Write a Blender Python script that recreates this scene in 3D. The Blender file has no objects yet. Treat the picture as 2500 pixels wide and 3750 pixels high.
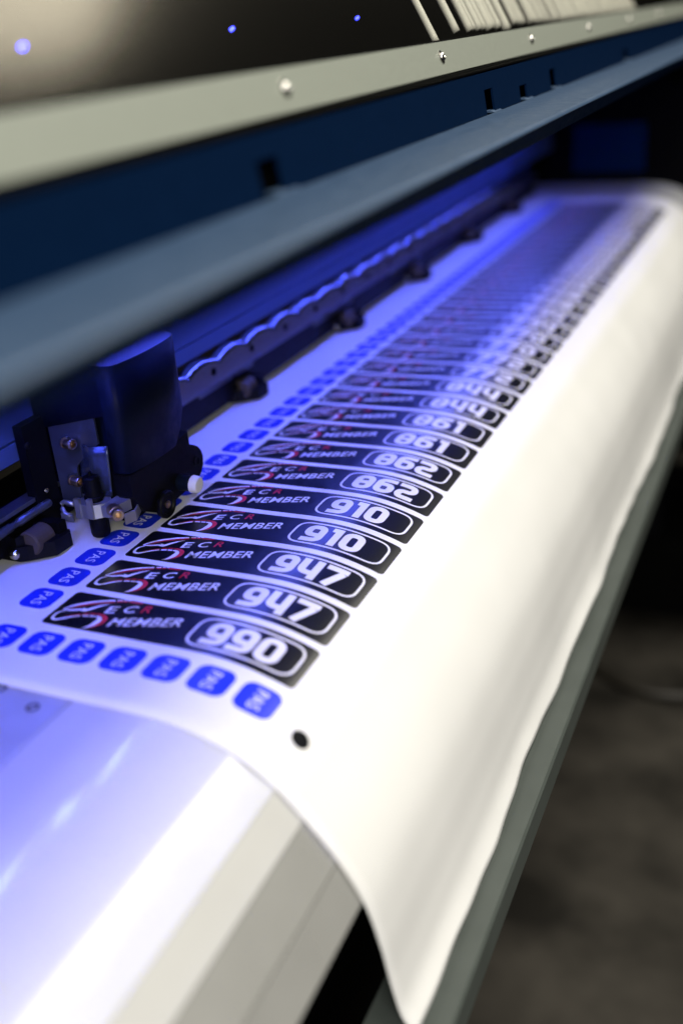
import bpy, bmesh, math, random
from mathutils import Vector, Matrix
random.seed(7)
SC = bpy.context.scene
COL = SC.collection
PI = math.pi

# ------------------------------------------------------------------ camera
# axes: X along the printer (away), Y into the printer, Z up; the platen is z = 0
cam_d = bpy.data.cameras.new('camera'); cam = bpy.data.objects.new('camera', cam_d); COL.objects.link(cam)
R_ = Vector((0.40142378, -0.91258462, -0.07777059))
D_ = Vector((-0.42410697, -0.10994885, -0.89891297))
F_ = Vector((0.81178336, 0.39382809, -0.43116958))
cam.matrix_world = Matrix(((R_.x, -D_.x, -F_.x, 0), (R_.y, -D_.y, -F_.y, 0), (R_.z, -D_.z, -F_.z, 0.30), (0, 0, 0, 1)))
cam_d.sensor_fit = 'VERTICAL'; cam_d.sensor_height = 36.0; cam_d.sensor_width = 24.0
cam_d.lens = 2362 / 2352 * 36.0
cam_d.clip_start = 0.01; cam_d.clip_end = 100
cam_d.dof.use_dof = True; cam_d.dof.focus_distance = 0.686; cam_d.dof.aperture_fstop = 2.5
SC.camera = cam

# ------------------------------------------------------------------ world, lamps, exposure
w = bpy.data.worlds.new('World'); SC.world = w; w.use_nodes = True
w.node_tree.nodes['Background'].inputs[0].default_value = (0.80, 0.84, 0.88, 1)
w.node_tree.nodes['Background'].inputs[1].default_value = 0.012
def area(name, loc, target, sx, sy, power, color):
    l = bpy.data.lights.new(name, 'AREA'); l.shape = 'RECTANGLE'; l.size = sx; l.size_y = sy
    l.energy = power; l.color = color
    o = bpy.data.objects.new(name, l); COL.objects.link(o); o.location = loc
    o.rotation_euler = (Vector(target) - Vector(loc)).to_track_quat('-Z', 'Y').to_euler()
    return o
KEY = area('ceiling_light', (1.15, -0.40, 1.62), (1.15, -0.22, 0.0), 2.7, 0.55, 50, (1.0, 0.955, 0.845))
ROOM = area('room_light', (-0.95, -0.78, 0.98), (.6, .3, 0), 0.8, 0.8, 33, (1.0, 0.965, 0.90))
SC.view_settings.view_transform = 'Standard'; SC.view_settings.look = 'None'
SC.view_settings.exposure = 0.0; SC.view_settings.gamma = 1.0
SC.cycles.use_denoising = True
SC.cycles.sample_clamp_indirect = 6.0
LED_STRENGTH = 320.0
LED_COL = (0.085, 0.115, 1.0, 1)

# ------------------------------------------------------------------ materials
def mat(name, base, rough=0.5, metal=0.0, spec=0.5, noise=None, bump=None, coat=0.0, emit=None, tint=None):
    m = bpy.data.materials.new(name); m.use_nodes = True
    nt = m.node_tree; b = nt.nodes['Principled BSDF']
    b.inputs['Base Color'].default_value = (*base, 1); b.inputs['Roughness'].default_value = rough
    b.inputs['Metallic'].default_value = metal; b.inputs['Specular IOR Level'].default_value = spec
    b.inputs['Coat Weight'].default_value = coat; b.inputs['Coat Roughness'].default_value = 0.16
    if emit:
        b.inputs['Emission Color'].default_value = emit[0]; b.inputs['Emission Strength'].default_value = emit[1]
    if noise or bump:
        tc = nt.nodes.new('ShaderNodeTexCoord')
    if noise:                                       # (scale, amount)
        n = nt.nodes.new('ShaderNodeTexNoise'); n.inputs['Scale'].default_value = noise[0]; n.inputs['Detail'].default_value = 6
        nt.links.new(tc.outputs['Object'], n.inputs['Vector'])
        r = nt.nodes.new('ShaderNodeMapRange'); r.inputs[1].default_value = 0.3; r.inputs[2].default_value = 0.7
        r.inputs[3].default_value = 1 - noise[1]; r.inputs[4].default_value = 1 + noise[1]
        nt.links.new(n.outputs['Fac'], r.inputs[0])
        mx = nt.nodes.new('ShaderNodeMix'); mx.data_type = 'RGBA'; mx.blend_type = 'MULTIPLY'; mx.inputs[0].default_value = 1
        mx.inputs[6].default_value = (*base, 1)
        nt.links.new(r.outputs[0], mx.inputs[7]); nt.links.new(mx.outputs[2], b.inputs['Base Color'])
        r2 = nt.nodes.new('ShaderNodeMapRange'); r2.inputs[1].default_value = 0.3; r2.inputs[2].default_value = 0.7
        r2.inputs[3].default_value = max(rough - 0.06, 0.02); r2.inputs[4].default_value = rough + 0.08
        nt.links.new(n.outputs['Fac'], r2.inputs[0]); nt.links.new(r2.outputs[0], b.inputs['Roughness'])
    if bump:                                        # (scale, strength, distance)
        n2 = nt.nodes.new('ShaderNodeTexNoise'); n2.inputs['Scale'].default_value = bump[0]; n2.inputs['Detail'].default_value = 4
        nt.links.new(tc.outputs['Object'], n2.inputs['Vector'])
        bp = nt.nodes.new('ShaderNodeBump'); bp.inputs['Strength'].default_value = bump[1]; bp.inputs['Distance'].default_value = bump[2]
        nt.links.new(n2.outputs['Fac'], bp.inputs['Height']); nt.links.new(bp.outputs['Normal'], b.inputs['Normal']); nt.links.new(bp.outputs['Normal'], b.inputs['Coat Normal'])
    return m
M = dict(
    vinyl=mat('white_vinyl', (0.80, 0.80, 0.79), 0.42, noise=(9, 0.02), bump=(9, 0.10, 0.003)),
    ink_white=mat('white_print', (0.80, 0.80, 0.80), 0.42),
    ink_black=mat('black_print', (0.0025, 0.003, 0.004), 0.29, spec=0.60, bump=(2600, 0.02, 0.0001)),
    ink_blue=mat('blue_print', (0.008, 0.030, 0.62), 0.40),
    ink_red=mat('red_print', (0.62, 0.020, 0.035), 0.42),
    platen=mat('platen_metal', (0.50, 0.51, 0.53), 0.38, metal=0.35, noise=(60, 0.05)),
    apron=mat('white_enamel', (0.58, 0.59, 0.60), 0.34, coat=0.8, spec=0.5, noise=(25, 0.02), bump=(14, 0.35, 0.004)),
    apron_grey=mat('pale_grey_enamel', (0.52, 0.52, 0.51), 0.33, noise=(25, 0.02)),
    apron_dark=mat('grey_metal_strip', (0.47, 0.47, 0.45), 0.30, metal=0.4, noise=(25, 0.03)),
    navy=mat('navy_paint', (0.0012, 0.0080, 0.029), 0.65, spec=0.015, noise=(200, 0.06), bump=(1500, 0.25, 0.0003)),
    ledge=mat('lit_navy_paint', (0.042, 0.078, 0.145), 0.40, noise=(150, 0.05), bump=(1300, 0.30, 0.0004)),  # same sheet metal as panel and lip, its lit tone put into the colour
    rail=mat('grey_enamel', (0.25, 0.27, 0.23), 0.45, noise=(400, 0.02), bump=(2500, 0.04, 0.0002)),
    bar=mat('grey_green_enamel', (0.070, 0.082, 0.075), 0.45, spec=0.35, noise=(40, 0.04), bump=(700, 0.08, 0.0003)),
    steel=mat('bright_steel', (0.72, 0.70, 0.66), 0.22, metal=1.0),
    alu=mat('cast_aluminium', (0.50, 0.51, 0.56), 0.34, metal=0.8, noise=(120, 0.03)),
    shield=mat('smoky_shield', (0.06, 0.075, 0.11), 0.25, metal=0.6),
    brushed=mat('brushed_plate', (0.20, 0.22, 0.26), 0.42, metal=0.9, noise=(90, 0.03)),
    rackmetal=mat('polished_rack', (0.40, 0.41, 0.46), 0.24, metal=1.0),
    brass=mat('brown_brass', (0.50, 0.37, 0.27), 0.34, metal=1.0, noise=(300, 0.1)),
    black=mat('black_plastic', (0.003, 0.003, 0.004), 0.45, spec=0.12, noise=(200, 0.1)),
    void=mat('matt_black', (0.002, 0.002, 0.002), 0.9, spec=0.02),
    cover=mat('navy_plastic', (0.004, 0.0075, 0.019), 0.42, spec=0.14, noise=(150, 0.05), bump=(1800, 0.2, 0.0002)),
    lit_top=mat('lit_navy_plastic', (0.15, 0.18, 0.32), 0.45, spec=0.3),  # same plastic as the cover, lightened to carry the lamp light from above
    rubber=mat('brown_rubber', (0.07, 0.055, 0.042), 0.6, spec=0.2, noise=(400, 0.15)),
    knob=mat('white_plastic', (0.75, 0.74, 0.72), 0.45),
    bluepanel=mat('blue_beam_paint', (0.075, 0.12, 0.24), 0.40, metal=0.1, noise=(80, 0.04)),
    reflected_stripe=mat('pale_reflection', (0.75, 0.74, 0.68), 0.45),  # pale stripes reflected in the cover, built as rods
    led=mat('blue_led', (0.3, 0.3, 1.0), 0.4, emit=(LED_COL, LED_STRENGTH)),
    led_glint=mat('blue_led_reflection', (0.1, 0.1, 1.0), 0.4, emit=((0.03, 0.04, 1.0, 1), 14.0)),  # glowing dots in place of LED reflections in the cover
    cable=mat('grey_cable', (0.02, 0.017, 0.012), 0.5),
)
def glass_mat():
    m = bpy.data.materials.new('smoked_acrylic'); m.use_nodes = True; nt = m.node_tree
    nt.nodes.remove(nt.nodes['Principled BSDF']); out = nt.nodes['Material Output']
    tr = nt.nodes.new('ShaderNodeBsdfTransparent'); tr.inputs[0].default_value = (0.95, 0.95, 0.93, 1)
    gl = nt.nodes.new('ShaderNodeBsdfGlossy'); gl.inputs['Roughness'].default_value = 0.17; gl.inputs['Color'].default_value = (0.84, 0.78, 0.66, 1)
    fr = nt.nodes.new('ShaderNodeFresnel'); fr.inputs[0].default_value = 1.5
    mx = nt.nodes.new('ShaderNodeMixShader')
    ge = nt.nodes.new('ShaderNodeNewGeometry'); sb = nt.nodes.new('ShaderNodeMath'); sb.operation = 'SUBTRACT'; sb.inputs[0].default_value = 1; sb.use_clamp = True
    mu = nt.nodes.new('ShaderNodeMath'); mu.operation = 'MULTIPLY'
    nt.links.new(ge.outputs['Backfacing'], sb.inputs[1]); nt.links.new(sb.outputs[0], mu.inputs[0]); nt.links.new(fr.outputs[0], mu.inputs[1])
    nt.links.new(mu.outputs[0], mx.inputs[0]); nt.links.new(tr.outputs[0], mx.inputs[1]); nt.links.new(gl.outputs[0], mx.inputs[2])
    nt.links.new(mx.outputs[0], out.inputs['Surface'])
    return m
M['glass'] = glass_mat()
def floor_mat():
    m = mat('dark_floor', (0.085, 0.072, 0.055), 0.7, spec=0.15)
    nt = m.node_tree; b = nt.nodes['Principled BSDF']; tc = nt.nodes.new('ShaderNodeTexCoord')
    n = nt.nodes.new('ShaderNodeTexNoise'); n.inputs['Scale'].default_value = 5.5; n.inputs['Detail'].default_value = 7
    cr = nt.nodes.new('ShaderNodeValToRGB'); cr.color_ramp.elements[0].position = 0.32; cr.color_ramp.elements[1].position = 0.72
    cr.color_ramp.elements[0].color = (0.016, 0.0145, 0.012, 1); cr.color_ramp.elements[1].color = (0.080, 0.072, 0.060, 1)
    mp = nt.nodes.new('ShaderNodeMapping'); mp.inputs['Scale'].default_value = (1.1, 0.9, 1); nt.links.new(tc.outputs['Object'], mp.inputs[0]); nt.links.new(mp.outputs[0], n.inputs['Vector']); nt.links.new(n.outputs['Fac'], cr.inputs[0]); nt.links.new(cr.outputs[0], b.inputs['Base Color'])
    return m
M['floor'] = floor_mat()

# ------------------------------------------------------------------ helpers
def link(name, bm, m, parent=None, smooth=False, loc=None):
    bmesh.ops.recalc_face_normals(bm, faces=bm.faces[:])
    me = bpy.data.meshes.new(name); bm.to_mesh(me); bm.free()
    if smooth:
        for p in me.polygons: p.use_smooth = True
    me.materials.append(M[m] if isinstance(m, str) else m)
    return place(name, me, parent, loc)
def place(name, me, parent=None, loc=None):
    o = bpy.data.objects.new(name, me); COL.objects.link(o)
    if parent: o.parent = parent
    if loc: o.location = loc
    return o
def thing(name, label, cat, loc=(0, 0, 0)):
    o = bpy.data.objects.new(name, None); COL.objects.link(o); o.location = loc; o.empty_display_size = 0.02
    o['label'] = label; o['category'] = cat
    return o
def bevel_all(bm, wd, seg=2, ang=30):
    es = [e for e in bm.edges if len(e.link_faces) == 2 and e.calc_face_angle(0) > math.radians(ang)]
    if es: bmesh.ops.bevel(bm, geom=es, offset=wd, segments=seg, affect='EDGES', profile=0.5, clamp_overlap=True)
def box(bm, x0, x1, y0, y1, z0, z1):
    v = [bm.verts.new((x, y, z)) for x in (x0, x1) for y in (y0, y1) for z in (z0, z1)]
    for f in ((0, 1, 3, 2), (4, 6, 7, 5), (0, 4, 5, 1), (2, 3, 7, 6), (0, 2, 6, 4), (1, 5, 7, 3)):
        bm.faces.new([v[i] for i in f])
def boxobj(name, x0, x1, y0, y1, z0, z1, m, parent, bev=0.0008):
    bm = bmesh.new(); box(bm, x0, x1, y0, y1, z0, z1)
    if bev: bevel_all(bm, bev)
    return link(name, bm, m, parent, smooth=False)
def prism(bm, pts, a, b, axis='x'):
    """polygon pts in the plane across the axis, extruded from a to b"""
    def P(p, t):
        return {'x': (t, p[0], p[1]), 'y': (p[0], t, p[1]), 'z': (p[0], p[1], t)}[axis]
    A = [bm.verts.new(P(p, a)) for p in pts]; B = [bm.verts.new(P(p, b)) for p in pts]
    n = len(pts)
    for i in range(n):
        bm.faces.new((A[i], A[(i + 1) % n], B[(i + 1) % n], B[i]))
    bm.faces.new(A); bm.faces.new(B[::-1])
def prismobj(name, pts, a, b, m, parent, axis='x', bev=0.0, seg=2, smooth=False):
    bm = bmesh.new(); prism(bm, pts, a, b, axis)
    if bev: bevel_all(bm, bev, seg)
    return link(name, bm, m, parent, smooth)
def frame_of(d):
    d = Vector(d).normalized(); u = d.cross(Vector((0, 0, 1)))
    if u.length < 1e-4: u = d.cross(Vector((0, 1, 0)))
    u.normalize(); return d, u, d.cross(u).normalized()
def lathe(bm, base, axis, prof, n=28, ribs=0, rib_depth=0.0):
    """prof: list of (distance along the axis, radius)"""
    d, u, v = frame_of(axis); base = Vector(base); rings = []
    for t, r in prof:
        ring = []
        for k in range(n):
            a = 2 * PI * k / n; rr = r
            if ribs and k % 2: rr = r * (1 - rib_depth)
            ring.append(bm.verts.new(base + d * t + (u * math.cos(a) + v * math.sin(a)) * max(rr, 1e-5)))
        rings.append(ring)
    for i in range(len(rings) - 1):
        for k in range(n):
            bm.faces.new((rings[i][k], rings[i][(k + 1) % n], rings[i + 1][(k + 1) % n], rings[i + 1][k]))
    bm.faces.new(rings[0][::-1]); bm.faces.new(rings[-1])
def latheobj(name, base, axis, prof, m, parent, n=28, ribs=0, rib_depth=0.0, smooth=True):
    bm = bmesh.new(); lathe(bm, base, axis, prof, n, ribs, rib_depth)
    o = link(name, bm, m, parent, smooth)
    if smooth:
        md = o.modifiers.new('edges', 'EDGE_SPLIT'); md.split_angle = math.radians(40)
    return o
def tube(bm, pts, r, n=12):
    pts = [Vector(p) for p in pts]; rings = []
    for i, p in enumerate(pts):
        t = (pts[min(i + 1, len(pts) - 1)] - pts[max(i - 1, 0)])
        d, u, v = frame_of(t)
        rings.append([bm.verts.new(p + (u * math.cos(2 * PI * k / n) + v * math.sin(2 * PI * k / n)) * r) for k in range(n)])
    for i in range(len(rings) - 1):
        for k in range(n):
            bm.faces.new((rings[i][k], rings[i][(k + 1) % n], rings[i + 1][(k + 1) % n], rings[i + 1][k]))
    bm.faces.new(rings[0][::-1]); bm.faces.new(rings[-1])

# ------------------------------------------------------------------ path of the vinyl (Y, z), by length s
CP = [(.52, 0), (.40, 0), (.32, 0), (.285, 0), (.2709, -.0006), (.255, -.0028), (.2398, -.0068), (.2235, -.0132), (.2068, -.0255), (.1932, -.0412),
      (.1774, -.0625), (.1655, -.0856), (.159, -.1113), (.154, -.1423), (.1500, -.1600), (.1439, -.171)]
def dense(P, n=24):
    P = [Vector(p) for p in P]; out = []
    for i in range(len(P) - 1):
        p1, p2 = P[i], P[i + 1]; d1 = (p2 - p1).length
        if i > 0:
            d0 = (p1 - P[i - 1]).length; m1 = ((p2 - p1) / d1 * d0 + (p1 - P[i - 1]) / d0 * d1) / (d0 + d1)
        else: m1 = (p2 - p1) / d1
        if i < len(P) - 2:
            d2 = (P[i + 2] - p2).length; m2 = ((P[i + 2] - p2) / d2 * d1 + (p2 - p1) / d1 * d2) / (d1 + d2)
        else: m2 = (p2 - p1) / d1
        for k in range(n):
            t = k / n
            out.append((2*t**3 - 3*t**2 + 1) * p1 + (t**3 - 2*t**2 + t) * d1 * m1 + (-2*t**3 + 3*t**2) * p2 + (t**3 - t**2) * d1 * m2)
    out.append(P[-1]); return out
PD = dense(CP); PS = [0.0]
for i in range(1, len(PD)): PS.append(PS[-1] + (PD[i] - PD[i - 1]).length)
import bisect
def prof(s):
    s = min(max(s, 0), PS[-1] - 1e-6); i = bisect.bisect_right(PS, s) - 1
    t = (s - PS[i]) / (PS[i + 1] - PS[i]); p = PD[i].lerp(PD[i + 1], t)
    a = PD[max(i - 2, 0)]; b = PD[min(i + 3, len(PD) - 1)]; d = (b - a).normalized()
    return p, Vector((d.y, -d.x)) * (1 if -d.x > 0 else -1)
S_END = PS[-1]; S_LAB = .52 - .3855
H0 = 0.0004                                        # the vinyl lies this far above the platen
def onsheet(s, x, h=0.0):
    p, n = prof(s); q = p + n * (H0 + h)
    return (x, q.x, q.y)

# ------------------------------------------------------------------ floor
bm = bmesh.new(); box(bm, -6, 14, -8, 8, -0.98, -0.95)
fl = link('floor', bm, 'floor'); fl['kind'] = 'structure'

# ------------------------------------------------------------------ printer
XA, XB = -0.25, 1.93
PR = thing('wide_format_printer', 'long navy and white wide format printer with smoked cover, grey rail and blue lit platen', 'printer', (0.9, 0.35, -0.95))
class Root:                                         # parts are given in scene coordinates
    pass
inv = Matrix.Translation(-Vector(PR.location))
def P_(o):
    o.matrix_parent_inverse = inv.copy(); return o
def pbox(*a, **k): return P_(boxobj(*a, PR, **k))
def pprism(*a, **k): return P_(prismobj(*a, PR, **k))

# platen and its countersunk screws
pl = pbox('platen', XA, XB, .3205, .52, -.020, -.0008, 'platen', bev=0.0006)
for x, y in ((.3175, .3361), (.3259, .3640), (.205, .3361), (.213, .3640), (.10, .3361)):
    latheobj('countersunk_screw', (x, y, -.0008), (0, 0, 1), [(-.001, .0035), (.0002, .0035), (.0002, .0022), (-.0004, .0018)], 'black', pl, n=16).matrix_parent_inverse = Matrix()
# faceted white front apron
ap = [(.3195, -.0006)]
for k in range(3, 62):
    q, nn = prof(.2000 + .0016 * k); q = q - nn * .0004
    if q.x > .2278: ap.append((q.x, q.y))
ap += [(.2275, -.0118), (.2068, -.0264), (.2100, -.0300), (.2700, -.0200), (.3195, -.0120)]
apo = P_(prismobj('front_apron', ap, XA, XB, 'apron', PR, smooth=True)); md = apo.modifiers.new('edges', 'EDGE_SPLIT'); md.split_angle = math.radians(9)
P_(prismobj('apron_step', [(.2070, -.0272), (.1936, -.0424), (.1960, -.0450), (.2100, -.0302)], XA, XB, 'apron_grey', PR, bev=0.0006))
P_(prismobj('apron_step', [(.1936, -.0432), (.1780, -.0642), (.1800, -.0670), (.1962, -.0455)], XA, XB, 'apron_dark', PR, bev=0.0006))
P_(prismobj('apron_step', [(.1778, -.0650), (.1668, -.0868), (.1690, -.0920), (.2150, -.0920), (.2000, -.0500), (.1805, -.0675)], XA, XB, 'apron_dark', PR, bev=0.0006))
# lower body and stand
pbox('lower_body', XA, XB, .235, .50, -.42, -.093, 'void', bev=0.002)
# catch bar for the vinyl
bar = [(.1732, -.1765), (.1300, -.1765), (.1285, -.1785), (.1285, -.200), (.1310, -.2015), (.134, -.200), (.134, -.1815), (.170, -.1815), (.1705, -.200), (.1735, -.200)]
P_(prismobj('catch_bar', bar, XA, XB, 'bar', PR, bev=0.0007, seg=2))
for x in (-.1, 1.9):
    pbox('bar_bracket', x - .012, x + .012, .150, .236, -.215, -.1818, 'black')

# ledge with rounded front edge
def arc(cy, cz, r, a0, a1, n=6): return [(cy + r * math.cos(math.radians(a0 + (a1 - a0) * i / n)), cz + r * math.sin(math.radians(a0 + (a1 - a0) * i / n))) for i in range(n + 1)]
ledge = [(.2055, .2362)] + arc(.1595, .2332, .0030, 90, 165) + [(.1585, .2318), (.2055, .2312)]
lg = P_(prismobj('front_ledge', ledge, XA, XB + .02, 'ledge', PR, smooth=False))
P_(prismobj('ledge_lip', [(.1568, .2338), (.1636, .2226), (.1650, .2220), (.1664, .2226), (.1600, .2317)], XA, XB + .02, 'navy', PR, bev=0.0003))  # same metal as the ledge, its shade put into the darker colour
# slotted panel: bands between and above real slots
SL = [(.3885, .019, .0150), (.7030, .019, .0150), (.7880, .020, .0105), (.8800, .019, .0150), (1.205, .026, .0120)]
pz0, pz1, pzt = .2363, .2500, .2612
def panel_pt(z): return .2062 + (z - .2362) * .14
cuts = [XA]
pan_bm = bmesh.new()
def slab(x0, x1, z0, z1):
    a, b = panel_pt(z0), panel_pt(z1)
    prism(pan_bm, [(a, z0), (b, z1), (b + .0015, z1), (a + .0015, z0)], x0, x1)
px = XA
for x, wd, h in SL:
    slab(px, x - wd / 2, pz0, pzt); slab(x - wd / 2, x + wd / 2, pz0 + h, pzt); px = x + wd / 2
slab(px, XB, pz0, pzt)
pnl = P_(link('slotted_panel', pan_bm, 'navy', PR))
for x, wd, h in SL:                                 # folded hook in each slot
    P_(prismobj('slot_hook', [(.2045, .2364), (.2115, .2364), (.2115, .2376), (.2075, .2376)], x + wd * .1, x + wd * 1.1, 'ledge', PR))
pbox('slot_backing', XA, XB, .2165, .2185, .2312, .2632, 'void', bev=0)
pbox('panel_top', XA, XB, .2105, .236, .2622, .2632, 'void', bev=0)
# grey cover rail, leaning back, with its screws
dv = Vector((math.cos(math.radians(70)), math.sin(math.radians(70)))); nv = Vector((-dv.y, dv.x))
r0 = Vector((.2250, .2638)); r1 = Vector((.2316, .2821))
rail = [r0, r1, r1 - nv * .004, r0 - nv * .004]
rl = P_(prismobj('cover_rail', [tuple(p) for p in rail], XA, XB, 'rail', PR, bev=0.0009, seg=2))
d3 = Vector((0, nv.x, nv.y))
for k in range(6):
    x = .4746 + (.2345 * k) - .0018 * max(0, 2 - k) - .026 
    c = r0.lerp(r1, .53)
    xs = [.4506, .6700, .8925, 1.1148, 1.3415, 1.5668][k]
    sc = latheobj('rail_screw', (xs, c.x, c.y), d3, [(-.001, .0030), (.0004, .0031), (.0012, .0029), (.0021, .0021), (.0024, .0012), (.0020, .0008), (.0012, .0007)], 'steel', rl, n=20)
    sc.matrix_parent_inverse = Matrix()
    ws = latheobj('washer', (xs, c.x, c.y), d3, [(-.0005, .0042), (.0004, .0042), (.0006, .0036), (.0006, .002)], 'steel', sc, n=20)
# smoked cover window
wv = Vector((math.cos(math.radians(62)), math.sin(math.radians(62)))); wn = Vector((-wv.y, wv.x))
w0 = Vector((.2330, .2790)); w1 = w0 + wv * .17
P_(prismobj('cover_window', [tuple(w0), tuple(w1), tuple(w1 - wn * .003), tuple(w0 - wn * .003)], XA, XB, 'glass', PR))
P_(prismobj('window_seal', [tuple(r1 + Vector((.0002, -.0006))), tuple(r1 + Vector((.0018, .0010))), tuple(w0 - wn * .004 + wv * .006), tuple(w0 - wn * .004)], XA, XB, 'void', PR))
# behind the window: added rods and glowing dots imitating its reflections, dark inside
b0 = w0 - wn * .10
P_(prismobj('inner_back', [tuple(b0 - wv * .06), tuple(b0 + wv * .20), tuple(b0 + wv * .20 - wn * .004), tuple(b0 - wv * .06 - wn * .004)], XA, XB, 'void', PR))
reflected_stripe_x = [(.717, .0085, .0030), (.768, .0135, .0034), (.7985, .0130, .0034), (.810, .0135, .0022), (.8215, .0130, .0034), (.834, .013, .0030), (.8475, .0120, .0040), (.860, .013, .0026), (.872, .012, .0036),
        (.893, .0095, .0046), (.9235, .0135, .0036), (.938, .013, .0026), (.949, .0125, .0030), (.977, .0125, .0050), (.992, .012, .0030), (1.008, .0115, .0044), (1.030, .0110, .0040), (1.058, .0105, .0060)]
reflected_stripe_x += [(1.09 + .0235 * k, .010 - .0002 * k, [.006, .008, .005, .009, .007][k % 5]) for k in range(17)]
for x, st, r in reflected_stripe_x:
    a = w0 - wn * .012 + wv * st; b = a + wv * .13
    bm = bmesh.new(); tube(bm, [(x, *a), (x, *a.lerp(b, .03)), (x, *b)], r * .78, 10)
    P_(link('reflection_rod', bm, 'reflected_stripe', PR, smooth=True))
for x, t, r in ((.3995, .0639, .0012), (.5885, .0636, .0011), (.7786, .0636, .0010)):
    a = w0 - wn * .075 + wv * t
    P_(latheobj('led_reflection', (x, *a), (0, wn.x, wn.y), [(-.002, r), (0, r), (r * .6, r * .8), (r, .0002)], 'led_glint', PR, n=16))
# housing over the platen
hb = [(.160, .2240), (.2160, .2305), (.2160, .2240), (.520, .2240), (.520, .2140), (.165, .2140)]
pbox('housing_underside', XA, XB, .2075, .54, .2200, .2300, 'void', bev=0)
pbox('housing_back', XA, XB, .462, .54, .0560, .2195, 'void', bev=0)
pbox('cover_top', XA, XB, .425, .54, .2310, .52, 'void', bev=0)
# guide beam: blue painted upper panel with a groove, scalloped rack, lower strip
pbox('beam_panel', XA, XB, .4555, .4615, .0735, .0950, 'bluepanel', bev=0.0006)
pbox('beam_panel', XA, XB, .4550, .4615, .0600, .0720, 'bluepanel', bev=0.0006)
pbox('beam_shadow_gap', XA, XB, .4585, .4615, .0715, .0740, 'void', bev=0)
def scallop_top(u):                                 # one period 0..1
    return .0530 + .0055 * abs(math.sin(PI * u)) ** 0.8
bm = bmesh.new(); pit = .0493; K = 12; prev = None
for k in range(24 * K + 1):
    x = .562 + pit * k / K; zt = scallop_top((k % K) / K); R = .0042
    ring = [(.4445, .0345), (.4445, zt - R)] + [(.4445 + R * (1 - math.cos(PI / 2 * q / 6)), zt - R + R * math.sin(PI / 2 * q / 6)) for q in range(1, 7)] + [(.4548, zt), (.4548, .0345)]
    ring = [bm.verts.new((x, *p)) for p in ring]
    if prev:
        for q in range(len(ring)): bm.faces.new((prev[q], prev[(q + 1) % len(ring)], ring[(q + 1) % len(ring)], ring[q]))
    else: bm.faces.new(ring)
    prev = ring
bm.faces.new(prev[::-1])
rk = P_(link('scalloped_rack', bm, 'rackmetal', PR, smooth=True)); md = rk.modifiers.new('edges', 'EDGE_SPLIT'); md.split_angle = math.radians(40)
x = .562 + pit * 0.06
while x < 1.72:
    latheobj('rack_hole', (x, .4444, .0455), (0, -1, 0), [(0, .0032), (.0004, .0032)], 'void', rk, n=14).matrix_parent_inverse = Matrix(); x += pit * 1.35
pbox('lower_strip', XA, 1.80, .4490, .4600, .0310, .0340, 'brushed', bev=0.0005)
pbox('roller_carrier', XA, 1.80, .4540, .50, .0060, .0305, 'black', bev=0.001)
# pinch roller units
def roller_unit(dx, dy):
    e = bpy.data.objects.new('roller_unit', None); COL.objects.link(e); e.parent = PR; e.matrix_parent_inverse = inv.copy()
    e.location = (dx, dy, 0); e.empty_display_size = .01
    return e
plan = [(.4400, .462), (.4400, .4445), (.4430, .4395), (.4545, .4262), (.4700, .4255), (.4720, .4275), (.4720, .462)]
def unit_parts():
    ms = []
    bm = bmesh.new(); prism(bm, plan, .0022, .0125, 'z'); prism(bm, [(.4405, .462), (.4405, .4500), (.4720, .4500), (.4720, .462)], .0126, .028, 'z')
    prism(bm, [(.4405, .450), (.4405, .4452), (.4450, .4420), (.4450, .450)], .0126, .0190, 'z'); prism(bm, [(.4640, .450), (.4640, .4290), (.4715, .4290), (.4715, .450)], .0126, .0200, 'z')
    bevel_all(bm, .0007); me = bpy.data.meshes.new('roller_block'); bmesh.ops.recalc_face_normals(bm, faces=bm.faces[:]); bm.to_mesh(me); bm.free(); me.materials.append(M['black']); ms.append(('roller_block', me))
    bm = bmesh.new(); lathe(bm, (.4456, .4400, .0125), (1, 0, 0), [(0, .0075), (.001, .0085), (.0165, .0085), (.0175, .0075)], 28)
    me = bpy.data.meshes.new('pinch_roller'); bmesh.ops.recalc_face_normals(bm, faces=bm.faces[:]); bm.to_mesh(me); bm.free(); me.materials.append(M['rubber']); ms.append(('pinch_roller', me))
    bm = bmesh.new(); lathe(bm, (.4400, .4475, .0075), (-1, -.25, .1), [(0, .0036), (.001, .0036), (.0022, .0028), (.0032, .0014), (.0034, .0002)], 20)
    me = bpy.data.meshes.new('unit_screw'); bmesh.ops.recalc_face_normals(bm, faces=bm.faces[:]); bm.to_mesh(me); bm.free(); me.materials.append(M['steel'])
    for p in me.polygons: p.use_smooth = True
    ms.append(('unit_screw', me))
    bm = bmesh.new(); lathe(bm, (.385, .4460, .0268), (1, 0, 0), [(0, .0024), (.001, .0029), (.055, .0029), (.056, .0022), (.062, .0022), (.063, .0029), (.093, .0029), (.094, .0024)], 16)
    me = bpy.data.meshes.new('spring_rod'); bmesh.ops.recalc_face_normals(bm, faces=bm.faces[:]); bm.to_mesh(me); bm.free(); me.materials.append(M['brushed'])
    for p in me.polygons: p.use_smooth = True
    ms.append(('spring_rod', me))
    return ms
UM = unit_parts()
for dx, dy in ((0, 0), (.300, .010), (.523, .008), (.738, .008), (.962, .010), (1.18, .010)):
    e = roller_unit(dx, dy)
    for n, me in UM: place(n, me, e)
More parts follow.
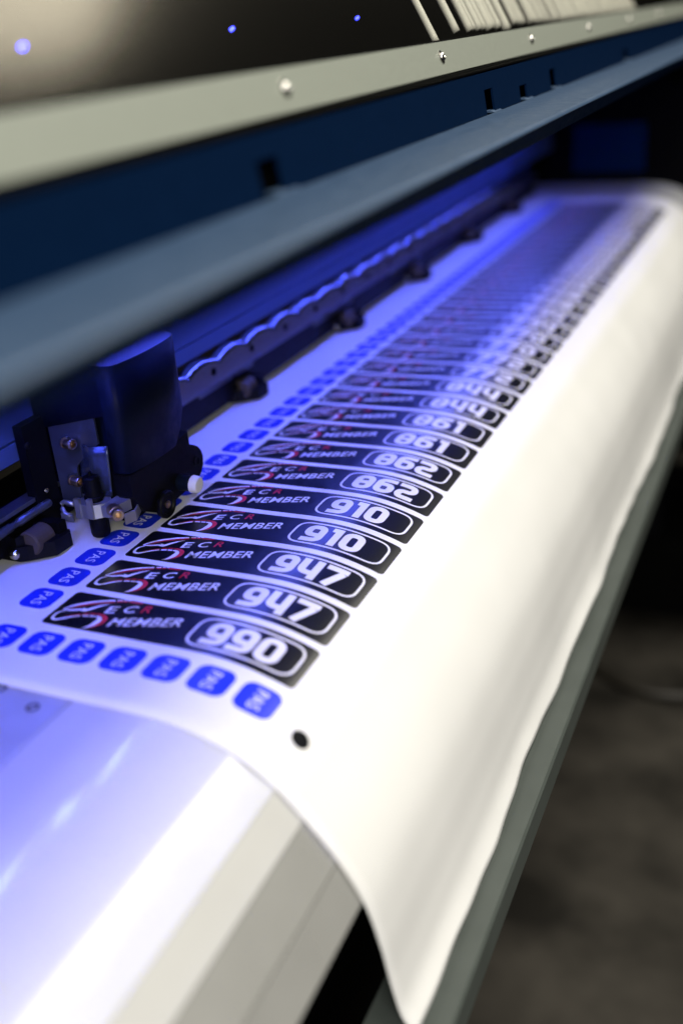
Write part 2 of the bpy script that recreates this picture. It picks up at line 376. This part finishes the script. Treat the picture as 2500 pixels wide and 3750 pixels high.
# blue LED strip under the housing
LS = pbox('led_strip', XA, 1.86, .392, .412, .2130, .2199, 'black', bev=0.0005)
bm = bmesh.new(); box(bm, -.006, .006, -.006, .006, -.0020, 0); led_me = bpy.data.meshes.new('led'); bmesh.ops.recalc_face_normals(bm, faces=bm.faces[:]); bm.to_mesh(led_me); bm.free(); led_me.materials.append(M['led'])
for k in range(27):
    o = place('led', led_me, LS, (-.03 + .064 * k, .402, .2128))
# far end of the machine
ec = pbox('end_housing', XB, XB + .35, .02, .54, -.50, .46, 'void', bev=0.004)
pe = boxobj('end_plate', XB - .012, XB - .0005, .290, .415, .020, .100, 'navy', ec, bev=0.002); pe.matrix_parent_inverse = Matrix()
# stand
pbox('stand_leg', 2.02, 2.16, .24, .40, -.86, -.501, 'black', bev=0.004)
pbox('stand_foot', 1.96, 2.42, -.15, .62, -.890, -.740, 'void', bev=0.01)
for x in (2.02, 2.34):
    for y in (-.08, .55):
        P_(latheobj('caster', (x - .015, y, -.9205), (1, 0, 0), [(0, .026), (.003, .0292), (.027, .0292), (.030, .026)], 'black', PR, n=24))
# ------------------------------------------------------------------ cutting carriage
CC = thing('cutting_carriage', 'navy cutting carriage with silver tool clamp, brass screw and white knob on the beam', 'cutter head', (.53, .42, 0))
cinv = Matrix.Translation(-Vector(CC.location))
def C_(o):
    o.matrix_parent_inverse = cinv.copy(); return o
YF = .386
# plan outline of the shell, from the rear of the near side round the front to the rear of the far side
ol = [(.4910, .4543), (.4910, .425), (.4910, .3985), (.4910, .3983), (.4912, .3925), (.4922, .3890), (.4945, .3868), (.498, .3857), (.506, .3845), (.517, .3835), (.530, .3832), (.543, .3838),
      (.553, .3848), (.560, .3860), (.5645, .3880), (.5665, .392), (.5668, .400), (.5668, .425), (.5668, .4543)]
def zb(i, x, y):
    if y > .3984: z = .0865 - (y - .3984) * .235
    else: z = .0472
    if x > .5445: z = max(z, .0458 + (x - .5445) * 1.30)
    return z
bm = bmesh.new(); rows = []
for i, (x, y) in enumerate(ol):
    z0 = zb(i, x, y); zt = .1190
    rows.append([bm.verts.new((x, y, z0)), bm.verts.new((x, y, z0 + (zt - z0) * .5)), bm.verts.new((x, y, zt)),
                 bm.verts.new((.529 + (x - .529) * .983, .43 + (y - .43) * .977, zt + .0006)), bm.verts.new((.529 + (x - .529) * .95, min(y + .022, .4543 - (.4543 - y) * .1), zt + .0085))])
for a, b in zip(rows[:-1], rows[1:]):
    for k in range(2): bm.faces.new((a[k], b[k], b[k + 1], a[k + 1]))
lit_top_pts = [(r[2].co.copy(), r[3].co.copy(), r[4].co.copy()) for r in rows]
for r in rows: bm.verts.remove(r[4]); bm.verts.remove(r[3])
sh = C_(link('head_cover', bm, 'cover', CC, smooth=True))
bm = bmesh.new(); lr = [(bm.verts.new(p + Vector((0, 0, .0002))), bm.verts.new(q + Vector((0, 0, .0002))), bm.verts.new(t_)) for p, q, t_ in lit_top_pts]
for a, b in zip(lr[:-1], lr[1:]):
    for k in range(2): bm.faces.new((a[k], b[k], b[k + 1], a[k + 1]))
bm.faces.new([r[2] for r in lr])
C_(link('lit_cover_top', bm, 'lit_top', CC, smooth=False))  # top of the same cover, light from the LEDs painted into its colour
md = sh.modifiers.new('edges', 'EDGE_SPLIT'); md.split_angle = math.radians(33)
md = sh.modifiers.new('wall', 'SOLIDIFY'); md.thickness = .0014; md.offset = -1
def cbox(*a, **k): return C_(boxobj(*a, CC, **k))
cbox('inner_block', .4990, .5640, .3945, .4535, .0520, .1100, 'cover', bev=0.002)
cbox('inner_frame', .4965, .5600, .4015, .4535, .0300, .0518, 'black', bev=0.001)
cbox('slide_bracket', .4960, .5640, .4300, .4545, .0250, .0800, 'black', bev=0.001)
plate = C_(prismobj('side_plate', [(.4310, .0190), (.4330, .0174), (.4445, .0174), (.4465, .0190), (.4465, .0900), (.4080, .0900), (.4080, .0660), (.4180, .0600), (.4290, .0480)], .4930, .4945, 'brushed', CC, axis='x', bev=0.0003))
for y, z in ((.4300, .0667), (.4300, .0401)):
    s = C_(latheobj('standoff', (.4885, y + .002, z), (-.15, -1, 0), [(0, .0034), (.0012, .0036), (.0014, .0031), (.0045, .0031), (.0047, .0036), (.0082, .0036), (.0086, .0033), (.0086, .0022), (.005, .0020)], 'brass', CC, n=20))
    C_(boxobj('standoff_lug', .4882, .4929, y + .0005, y + .0045, z - .003, z + .003, 'brushed', CC, bev=.0004))
# rail runner to the left of the plate
cbox('runner_block', .4700, .4920, .4475, .4546, .0250, .0830, 'black', bev=0.0015)
C_(latheobj('runner_bolt', (.4720, .4475, .0700), (-.4, -1, 0), [(0, .0022), (.0012, .0022), (.002, .0012)], 'black', CC, n=14))
C_(latheobj('runner_bolt', (.4800, .4475, .0350), (-.4, -1, 0), [(0, .0016), (.0010, .0016), (.0014, .0008)], 'steel', CC, n=14))
# tool, clamp and thumb screw
TX, TY = .4880, .4155
tool = C_(latheobj('cutting_tool', (TX, TY, .0014), (0, 0, 1), [(0, .0022), (.0008, .0052), (.0015, .0060), (.0035, .0065), (.0166, .0065), (.0170, .0052), (.0280, .0052), (.0284, .0066), (.0300, .0066), (.0304, .0058), (.0425, .0056), (.0436, .0046), (.0440, .0012), (.0470, .0010)], 'black', CC, n=32))
bm = bmesh.new(); n = 16; ro, ri = .0108, .0064; zA, zB = .0185, .0282
oo = []
for k in range(n):
    a = 2 * PI * k / n; q = 1.0 / max(abs(math.cos(a)), abs(math.sin(a)), (abs(math.cos(a)) + abs(math.sin(a))) / 1.36)
    oo.append(((TX + ro * .92 * q * math.cos(a), TY + ro * q * math.sin(a)), (TX + ri * math.cos(a), TY + ri * math.sin(a))))
vs = [[bm.verts.new((*p, z)) for p in (o, i) for z in (zA, zB)] for o, i in oo]
for k in range(n):
    a, b = vs[k], vs[(k + 1) % n]
    for f in ((a[0], b[0], b[1], a[1]), (a[2], a[3], b[3], b[2]), (a[1], b[1], b[3], a[3]), (a[0], a[2], b[2], b[0])): bm.faces.new(f)
prism(bm, [(.4800, .4050), (.4790, .3965), (.4960, .3930), (.4975, .4050)], .0205, .0278, 'z')
prism(bm, [(.4775, .4205), (.4800, .4205), (.4800, .4245), (.4775, .4245)], .0180, .0322, 'z')
prism(bm, [(.4770, .4105), (.4796, .4105), (.4796, .4138), (.4770, .4138)], .0190, .0330, 'z')
prism(bm, [(.4950, .4230), (.4990, .4230), (.4990, .4330), (.4950, .4330)], .0190, .0270, 'z')
bevel_all(bm, .0007)
clamp = C_(link('tool_clamp', bm, 'alu', CC))
bm = bmesh.new(); tube(bm, [(.4800, .4265, .0270), (.4795, .4300, .0282), (.4800, .4345, .0280), (.4810, .4372, .0262), (.4805, .4376, .0225), (.4795, .4355, .0195), (.4785, .4300, .0185)], .0016, 10)
C_(link('clamp_hook', bm, 'alu', CC, smooth=True))
bm = bmesh.new(); prism(bm, [(.4778, .4375), (.4800, .4385), (.4800, .4290), (.4770, .4270)], .0150, .0200, 'z'); bevel_all(bm, .0006); C_(link('clamp_latch', bm, 'alu', CC))
C_(latheobj('thumb_screw', (.4850, .4005, .0250), (-.640, -.755, .10), [(0, .0026), (.0030, .0026), (.0032, .0043), (.0040, .0047), (.0135, .0047), (.0138, .0042), (.0170, .0042), (.0178, .0036), (.0178, .0021), (.0120, .0019)], 'brass', CC, n=48, ribs=1, rib_depth=0.05))
# curved clear shield behind the tool
bm = bmesh.new(); g = []
for i in range(13):
    t = i / 12
    yt = .4246 + (.4021 - .4246) * t; yb = .4300 + (.4055 - .4300) * t; xo = -.0045 * math.sin(PI * t) ** 2
    g.append([bm.verts.new((.4960 + xo * (1 - q) * .6 - .0028 + .003 * abs(t - .5), yt + (yb - yt) * q, .0648 + (.0285 - .0648) * q)) for q in (0, .25, .5, .75, 1)])
for a, b in zip(g[:-1], g[1:]):
    for k in range(4): bm.faces.new((a[k], b[k], b[k + 1], a[k + 1]))
o = C_(link('curved_shield', bm, 'shield', CC, smooth=True)); md = o.modifiers.new('wall', 'SOLIDIFY'); md.thickness = .0007
# roller arm, wheel, knob and foot in front
armp = [(.4940, .0300), (.4940, .0450), (.5050, .0440), (.5300, .0440), (.5454, .0457), (.5663, .0484), (.5665, .0378), (.5700, .0368), (.5763, .0330), (.5800, .0285), (.5813, .0235), (.5800, .0171),
        (.5760, .0125), (.5705, .0090), (.5560, .0080), (.5400, .0070), (.5281, .0060), (.5160, .0085), (.5040, .0150)]
C_(prismobj('roller_arm', armp, .3890, .4010, 'black', CC, axis='y', bev=0.0008))
C_(prismobj('rear_arm', [(.5000, .0080), (.5000, .0290), (.5600, .0290), (.5720, .0240), (.5720, .0100), (.5600, .0055), (.5150, .0055)], .4012, .4290, 'black', CC, axis='y', bev=0.001))
C_(prismobj('arm_flange', [(.5390, .0440), (.5655, .0600), (.5700, .0600), (.5690, .0380), (.5400, .0380)], .4020, .4060, 'black', CC, axis='y', bev=0.0005))
C_(latheobj('arm_pivot', (.5720, .3890, .0235), (0, -1, 0), [(0, .0040), (.0008, .0040), (.0009, .0030), (.0004, .0024), (.0003, .0010)], 'black', CC, n=20))
whl = C_(latheobj('guide_wheel', (.5250, .3889, .0110), (0, -1, 0), [(0, .0094), (.0010, .0098), (.0035, .0098), (.0044, .0090), (.0044, .0070), (.0032, .0062), (.0032, .0030)], 'black', CC, n=36))
ws = latheobj('wheel_screw', (.5250, .3857, .0110), (0, -1, 0), [(0, .0026), (.0010, .0026), (.0014, .0020), (.0014, .0008), (.0009, .0006)], 'brass', whl, n=18)
kb = C_(latheobj('white_knob', (.5478, .3790, .0170), (0, -1, -.05), [(0, .0052), (.0006, .0064), (.0052, .0060), (.0060, .0053), (.0062, .0030)], 'knob', CC, n=56, ribs=1, rib_depth=0.045))
kc = latheobj('knob_collar', (.5478, .3892, .0172), (0, -1, 0), [(0, .0058), (.0085, .0056), (.0095, .0044), (.0104, .0044)], 'cover', kb, n=28)
C_(prismobj('spring_foot', [(.4835, .3900), (.4910, .3868), (.4945, .3880), (.5060, .3930), (.5060, .3938), (.4945, .3890), (.4912, .3878), (.4838, .3910)], .0150, .0225, 'alu', CC, axis='z', bev=0.0002))

# ------------------------------------------------------------------ printed vinyl
VS = thing('printed_vinyl_sheet', 'white vinyl sheet of black member number labels and blue PAS stickers draped over the apron', 'vinyl sheet', (1.0, .30, 0))
vinv = Matrix.Translation(-Vector(VS.location))
X_NEAR, X_FAR = .3278, 1.80
def wave(x, s):
    k = max(0, (s - (S_END - .045)) / .045); k = k * k
    a = .0013 * math.sin(x * 17 + 1.0) + .0006 * math.sin(x * 41 + .4) + .00035 * math.sin(x * 97 + 2 * math.sin(x * 13))
    return -k * a, k * .0016 * math.sin(x * 33 + 2.1)
bm = bmesh.new(); NX, NS = 170, 150; gr = []
for i in range(NX + 1):
    x = X_NEAR + (X_FAR - X_NEAR) * i / NX; col = []
    for j in range(NS + 1):
        s = .012 + (S_END - .012) * j / NS
        px_, py_, pz_ = onsheet(s, x); dy, dz = wave(x, s)
        bend = .0007 * math.sin(x * 9 + .8) * max(0, (s - .335) / .12)
        col.append(bm.verts.new((px_, py_ + dy + bend * .6, pz_ + dz + bend * .2)))
    gr.append(col)
for a, b in zip(gr[:-1], gr[1:]):
    for j in range(NS): bm.faces.new((a[j], a[j + 1], b[j + 1], b[j]))
vs_ = link('vinyl', bm, 'vinyl', VS, smooth=True); vs_.matrix_parent_inverse = vinv.copy()
md = vs_.modifiers.new('film', 'SOLIDIFY'); md.thickness = .00018; md.offset = 0
for me in (vs_.data,):                              # make sure the faces look up
    c = me.polygons[5].normal
# 2D drawing on the sheet: (u, v) in mm, u across the printer, v along it
def to_mesh(bm, name, m):
    me = bpy.data.meshes.new(name); bm.to_mesh(me); bm.free()
    me.materials.append(M[m])
    for p in me.polygons: p.use_smooth = True
    return me
def up(bm):
    bm.normal_update()
    for f in bm.faces:
        if f.normal.z < 0: f.normal_flip()
def colpatch(s0, u0, u1, v0, v1, r, h, step=2.0):
    """rounded rectangle laid on the sheet in columns"""
    us = [u0 + r * (1 - math.cos(PI / 2 * k / 6)) for k in range(6)]
    n = max(2, int((u1 - u0 - 2 * r) / step)); us += [u0 + r + (u1 - u0 - 2 * r) * k / n for k in range(n + 1)]
    us += [u1 - r * (1 - math.cos(PI / 2 * k / 6)) for k in range(5, -1, -1)]
    bm = bmesh.new(); prev = None
    for u in us:
        e = max(0, u0 + r - u, u - (u1 - r)); ins = r - math.sqrt(max(r * r - e * e, 0))
        ring = [bm.verts.new(onsheet(s0 + u / 1000, (v0 + ins + (v1 - v0 - 2 * ins) * t) / 1000, h)) for t in (0, 1)]
        if prev: bm.faces.new((prev[0], ring[0], ring[1], prev[1]))
        prev = ring
    up(bm); return bm
def densify(pts, closed, step=2.2):
    out = []; n = len(pts)
    for i in range(n if closed else n - 1):
        a, b = Vector(pts[i]), Vector(pts[(i + 1) % n]); k = max(1, int(math.ceil((b - a).length / step)))
        out += [a.lerp(b, t / k) for t in range(k)]
    if not closed: out.append(Vector(pts[-1]))
    return out
def rounded(pts, r, closed=False, n=6):
    """round the corners of a polyline"""
    out = []; N = len(pts)
    for i in range(N):
        p = Vector(pts[i])
        if not closed and i in (0, N - 1): out.append(p); continue
        a = Vector(pts[i - 1]); b = Vector(pts[(i + 1) % N])
        da = (a - p); db = (b - p); rr = min(r, da.length * .5 if (closed or 0 < i - 1) else da.length * .95, db.length * .5 if (closed or i + 1 < N - 1) else db.length * .95)
        p0 = p + da.normalized() * rr; p1 = p + db.normalized() * rr
        out += [(p0.lerp(p, t)).lerp(p.lerp(p1, t), t) for t in [k / n for k in range(n + 1)]]
    return out
def stroke(bm, s0, pts, wd, h, closed=False, across=2):
    """strip of width wd (mm; number or one per point) laid on the sheet"""
    N = len(pts); L = []
    for i in range(N):
        p = Vector(pts[i])
        a = Vector(pts[i - 1]) if (closed or i > 0) else p; b = Vector(pts[(i + 1) % N]) if (closed or i < N - 1) else p
        t = (b - a)
        if t.length < 1e-6: t = Vector((1, 0))
        t.normalize(); nrm = Vector((-t.y, t.x)); wv_ = wd if not hasattr(wd, '__len__') else wd[i]
        L.append([bm.verts.new(onsheet(s0 + q.x / 1000, q.y / 1000, h)) for q in [p + nrm * wv_ * (k / across - .5) for k in range(across + 1)]])
    for i in range(N if closed else N - 1):
        a, b = L[i], L[(i + 1) % N]
        for k in range(across):
            try: bm.faces.new((a[k], b[k], b[k + 1], a[k + 1]))
            except ValueError: pass
T = 5.0
def digit(ch):
    """(list of (points, closed)), advance"""
    W, Hh = 14.6, 22.0; a, b, c, d = T / 2, W - T / 2, T / 2, Hh - T / 2; m_ = 11.0
    if ch == '0': return [(rounded([(a, c), (b, c), (b, d), (a, d)], 5.0, True), True)], W
    if ch == '1': return [([(6.2, 0), (6.2, 22)], False), ([(1.2, d), (4.2, d)], False)], 8.9
    if ch == '2': return [(rounded([(.3, d), (b, d), (b, m_), (a, m_), (a, c), (W - .2, c)], 4.6), False)], W
    if ch == '3': return [(rounded([(.3, d), (b, d), (b, c), (.3, c)], 4.6), False), ([(4, m_), (b - T / 2, m_)], False)], W
    if ch == '4': return [(rounded([(a, 22), (a, 6.8), (b - .5 - T / 2, 6.8)], 4.6), False), ([(b - .5, 22), (b - .5, 0)], False)], W
    if ch == '5': return [(rounded([(W - .2, d), (a, d), (a, m_), (b, m_), (b, c), (.3, c)], 4.6), False)], W
    if ch == '6': return [(rounded([(W - .3, d), (a, d), (a, c), (b, c), (b, 12.9), (a + T / 2, 12.9)], 4.6), False)], W
    if ch == '7': return [([(.2, d), (14.4, d)], False), ([(11.6, d - T / 2), (4.6, 0)], False)], W
    if ch == '8': return [(rounded([(a, c), (b, c), (b, d), (a, d)], 5.0, True), True), ([(a + T / 2, m_), (b - T / 2, m_)], False)], W
    if ch == '9': return [(rounded([(.3, c), (b, c), (b, d), (a, d), (a, 9.1), (b - T / 2, 9.1)], 4.6), False)], W
def number_mesh(txt):
    bm = bmesh.new(); u = 100.2; k = 0
    for ch in txt:
        st, adv = digit(ch)
        for pts, cl in st:
            k += 1
            q = densify([(u + p[0], 8.2 + p[1]) for p in pts], cl)
            stroke(bm, S_LAB, q, T, .00026 + .00001 * k, cl, across=5)
        u += adv + 1.5
    up(bm); return to_mesh(bm, 'number', 'ink_white')
def text_mesh(items, name, m, h=.00028, bold=0.0):
    """items: (string, u0, u1, v0, cap height, rise)"""
    bm = bmesh.new()
    for txt, u0, u1, v0, ch, rise, rot in items:
        cu = bpy.data.curves.new('tmp', 'FONT'); cu.body = txt; cu.size = 1.0; cu.offset = bold; cu.resolution_u = 3; cu.space_character = 1.05
        ob = bpy.data.objects.new('tmp', cu); COL.objects.link(ob); bpy.context.view_layer.update()
        me = ob.evaluated_get(bpy.context.evaluated_depsgraph_get()).to_mesh()
        xs = [v.co.x for v in me.vertices]; ys = [v.co.y for v in me.vertices]
        x0, x1, y0, y1 = min(xs), max(xs), min(ys), max(ys); vm = []
        for v in me.vertices:
            fu = (v.co.x - x0) / (x1 - x0); fv = (v.co.y - y0) / (y1 - y0)
            if rot:     # text runs towards -v, its top towards +u
                u, vv = u0 + fv * (u1 - u0), v0 - fu * ch
            else:
                u = u0 + fu * (u1 - u0); vv = v0 + fv * ch + (u - u0) * rise
            vm.append((u, vv))
        base = [bm.verts.new((u, vv, 0)) for u, vv in vm]
        for p in me.polygons:
            try: bm.faces.new([base[i] for i in p.vertices])
            except ValueError: pass
        ob.to_mesh_clear() if False else None
        bpy.data.objects.remove(ob); bpy.data.curves.remove(cu)
    return bm
def lay(bm, s0, h, name, m, cut=None):
    """fold a flat drawing (mm) on to the sheet"""
    if cut:
        u = cut[0]
        while u < cut[1]:
            bmesh.ops.bisect_plane(bm, geom=bm.verts[:] + bm.edges[:] + bm.faces[:], plane_co=(u, 0, 0), plane_no=(1, 0, 0)); u += 2.5
    for v in bm.verts: v.co = onsheet(s0 + v.co.x / 1000, v.co.y / 1000, h)
    up(bm); return to_mesh(bm, name, m)
LABEL = to_mesh(colpatch(S_LAB, 0, 163.3, 0, 36.4, 3.2, .00010), 'label', 'ink_black')
bm = bmesh.new(); stroke(bm, S_LAB, densify(rounded([(92.6, 5.6), (157.4, 5.6), (157.4, 32.6), (92.6, 32.6)], 9.0, True), True), 1.5, .00022, True); up(bm)
FRAME = to_mesh(bm, 'number_frame', 'ink_white')
LETTERS = lay(text_mesh([('MEMBER', 41.0, 83.0, 7.6, 8.8, .278, 0), ('E', 30.9, 36.9, 19.2, 7.6, .30, 0), ('C', 41.0, 48.0, 22.3, 7.6, .30, 0)], 'lettering', 'ink_white', bold=.013), S_LAB, .00024, 'lettering', 'ink_white')
RED_R = lay(text_mesh([('R', 51.8, 57.3, 25.7, 7.6, .30, 0)], 'red_letter', 'ink_red', bold=.006), S_LAB, .00024, 'red_letter', 'ink_red')
def smooth_pts(P, n=6):
    return [tuple(p) for p in dense(P, n)]
def var_stroke(bm, P, W, h):
    W = [x * 1.22 for x in W]; pts = smooth_pts(P); k = (len(pts) - 1) / (len(W) - 1)
    ws_ = []
    for i in range(len(pts)):
        t = i / k; a = min(int(t), len(W) - 2); ws_.append(W[a] + (W[a + 1] - W[a]) * (t - a))
    stroke(bm, S_LAB, pts, ws_, h)
bm = bmesh.new()
var_stroke(bm, [(4.4, 16.2), (8.7, 21.6), (14.9, 26.6), (21.9, 30.5), (29.4, 33.3)], [.5, 1.6, 1.7, 1.4, 1.2], .00026)
for a, b in (((30.7, 33.9), (34.1, 34.9)), ((34.7, 35.1), (36.6, 35.6)), ((37.2, 35.7), (39.3, 36.1))): var_stroke(bm, [a, b], [1.0, .8], .00026)
var_stroke(bm, [(4.6, 15.8), (10.1, 16.6), (15.5, 18.6), (18.2, 18.6), (21.6, 22.4), (24.6, 25.8), (28.9, 29.2)], [.8, 1.6, 1.5, 2.2, 1.8, 1.2, .2], .00027)
var_stroke(bm, [(15.4, 20.6), (17.6, 19.6), (19.4, 17.2)], [.3, 1.5, .4], .00028)
var_stroke(bm, [(7.0, 14.8), (4.2, 12.6), (3.6, 8.6), (4.9, 5.6), (7.4, 5.0), (10.9, 7.2), (14.8, 10.2), (19.1, 12.7)], [.5, 1.0, 1.4, 1.7, 1.5, 1.3, 1.1, .9], .00026)
for a, b in (((20.5, 13.2), (24.1, 14.0)), ((24.9, 14.2), (28.0, 14.6))): var_stroke(bm, [a, b], [1.1, 1.1], .00026)
var_stroke(bm, [(28.6, 14.6), (31.7, 14.2), (33.1, 11.8), (32.9, 8.3), (31.4, 4.2), (28.4, 1.2)], [.9, 1.6, 2.6, 2.9, 1.7, .2], .00026)
up(bm); EMB_W = to_mesh(bm, 'emblem', 'ink_white')
bm = bmesh.new()
var_stroke(bm, [(7.3, 17.2), (10.9, 20.8), (15.9, 25.0), (22.9, 28.7), (30.2, 31.9)], [.2, .9, 1.2, 1.1, .8], .00018)
for a, b in (((31.3, 32.6), (34.5, 33.6)), ((35.3, 33.9), (37.4, 34.4)), ((38.6, 34.6), (47.4, 35.3))): var_stroke(bm, [a, b], [1.0, 1.2], .00018)
var_stroke(bm, [(9.2, 8.0), (13.8, 11.4), (18.7, 14.2)], [.1, .5, .9], .00018)
for a, b in (((19.9, 15.0), (23.1, 16.1)), ((23.8, 16.4), (27.0, 17.2))): var_stroke(bm, [a, b], [1.0, 1.1], .00018)
var_stroke(bm, [(27.9, 17.1), (32.4, 16.9), (35.5, 14.2), (36.0, 10.1), (34.1, 5.5), (30.6, 2.2)], [.8, 1.6, 2.6, 2.6, 1.4, .1], .00018)
up(bm); EMB_R = to_mesh(bm, 'red_swoosh', 'ink_red')
NUMS = ['990', '947', '947', '910', '910', '862', '862', '861', '861', '844', '844', '772', '772', '770', '770', '734', '734', '728', '728', '705', '705', '692', '692',
        '680', '680', '664', '664', '641', '641', '620', '620', '608']
NM = {}
for i, tx in enumerate(NUMS):
    if tx not in NM: NM[tx] = number_mesh(tx)
    lab = place('label', LABEL, VS, None); lab.matrix_parent_inverse = vinv.copy(); lab.location = (.3851 + .04198 * i, 0, 0)
    for n, me in (('number_frame', FRAME), ('number', NM[tx]), ('lettering', LETTERS), ('red_letter', RED_R), ('emblem', EMB_W), ('red_swoosh', EMB_R)):
        place(n, me, lab)
    lab['label'] = 'black label numbered %s' % tx if i < 11 else 'black numbered label far along the sheet'
# blue stickers: a column beside the labels and a row before the first one
def sticker_meshes(s_c):
    st = to_mesh(colpatch(s_c, -11.1, 11.1, -11.1, 11.1, 6.0, .00010, 1.6), 'sticker', 'ink_blue')
    tx = lay(text_mesh([('PAS', -3.6, 3.6, 7.2, 14.4, 0, 1)], 'sticker_lettering', 'ink_white', bold=.004), s_c, .00022, 'sticker_lettering', 'ink_white', (-4, 4))
    return st, tx
def put_sticker(ms, x):
    o = place('sticker', ms[0], VS); o.matrix_parent_inverse = vinv.copy(); o.location = (x, 0, 0); place('sticker_lettering', ms[1], o)
COLM = sticker_meshes(.52 - .4026)
for k in range(51):
    x = .4083 + .0271 * k
    if x < 1.74: put_sticker(COLM, x)
for k in range(8):
    put_sticker(sticker_meshes(S_LAB + (152.1 - 27.2 * k) / 1000), .3668)
bm = bmesh.new(); sd = .3158; c = bm.verts.new(onsheet(sd, 0, .00035)); ring = []
ring = [bm.verts.new(onsheet(sd + .0053 * math.sin(2 * PI * k / 28), .0053 * math.cos(2 * PI * k / 28), .00035)) for k in range(28)]
for k in range(28): bm.faces.new((c, ring[k], ring[(k + 1) % 28]))
up(bm); o = place('registration_dot', to_mesh(bm, 'registration_dot', 'ink_black'), VS); o.matrix_parent_inverse = vinv.copy(); o.location = (.3612, 0, 0)

# ------------------------------------------------------------------ floor clutter in the blur behind
cb = bmesh.new(); tube(cb, [(1.78 + .05 * math.sin(t * 2.1), .55 - .16 * t, -.938) for t in [k * .25 for k in range(26)]], .011, 10)
o = link('power_cable', cb, 'cable', None, smooth=True); o['label'] = 'thick brown grey cable lying across the dark floor beside the stand'; o['category'] = 'cable'
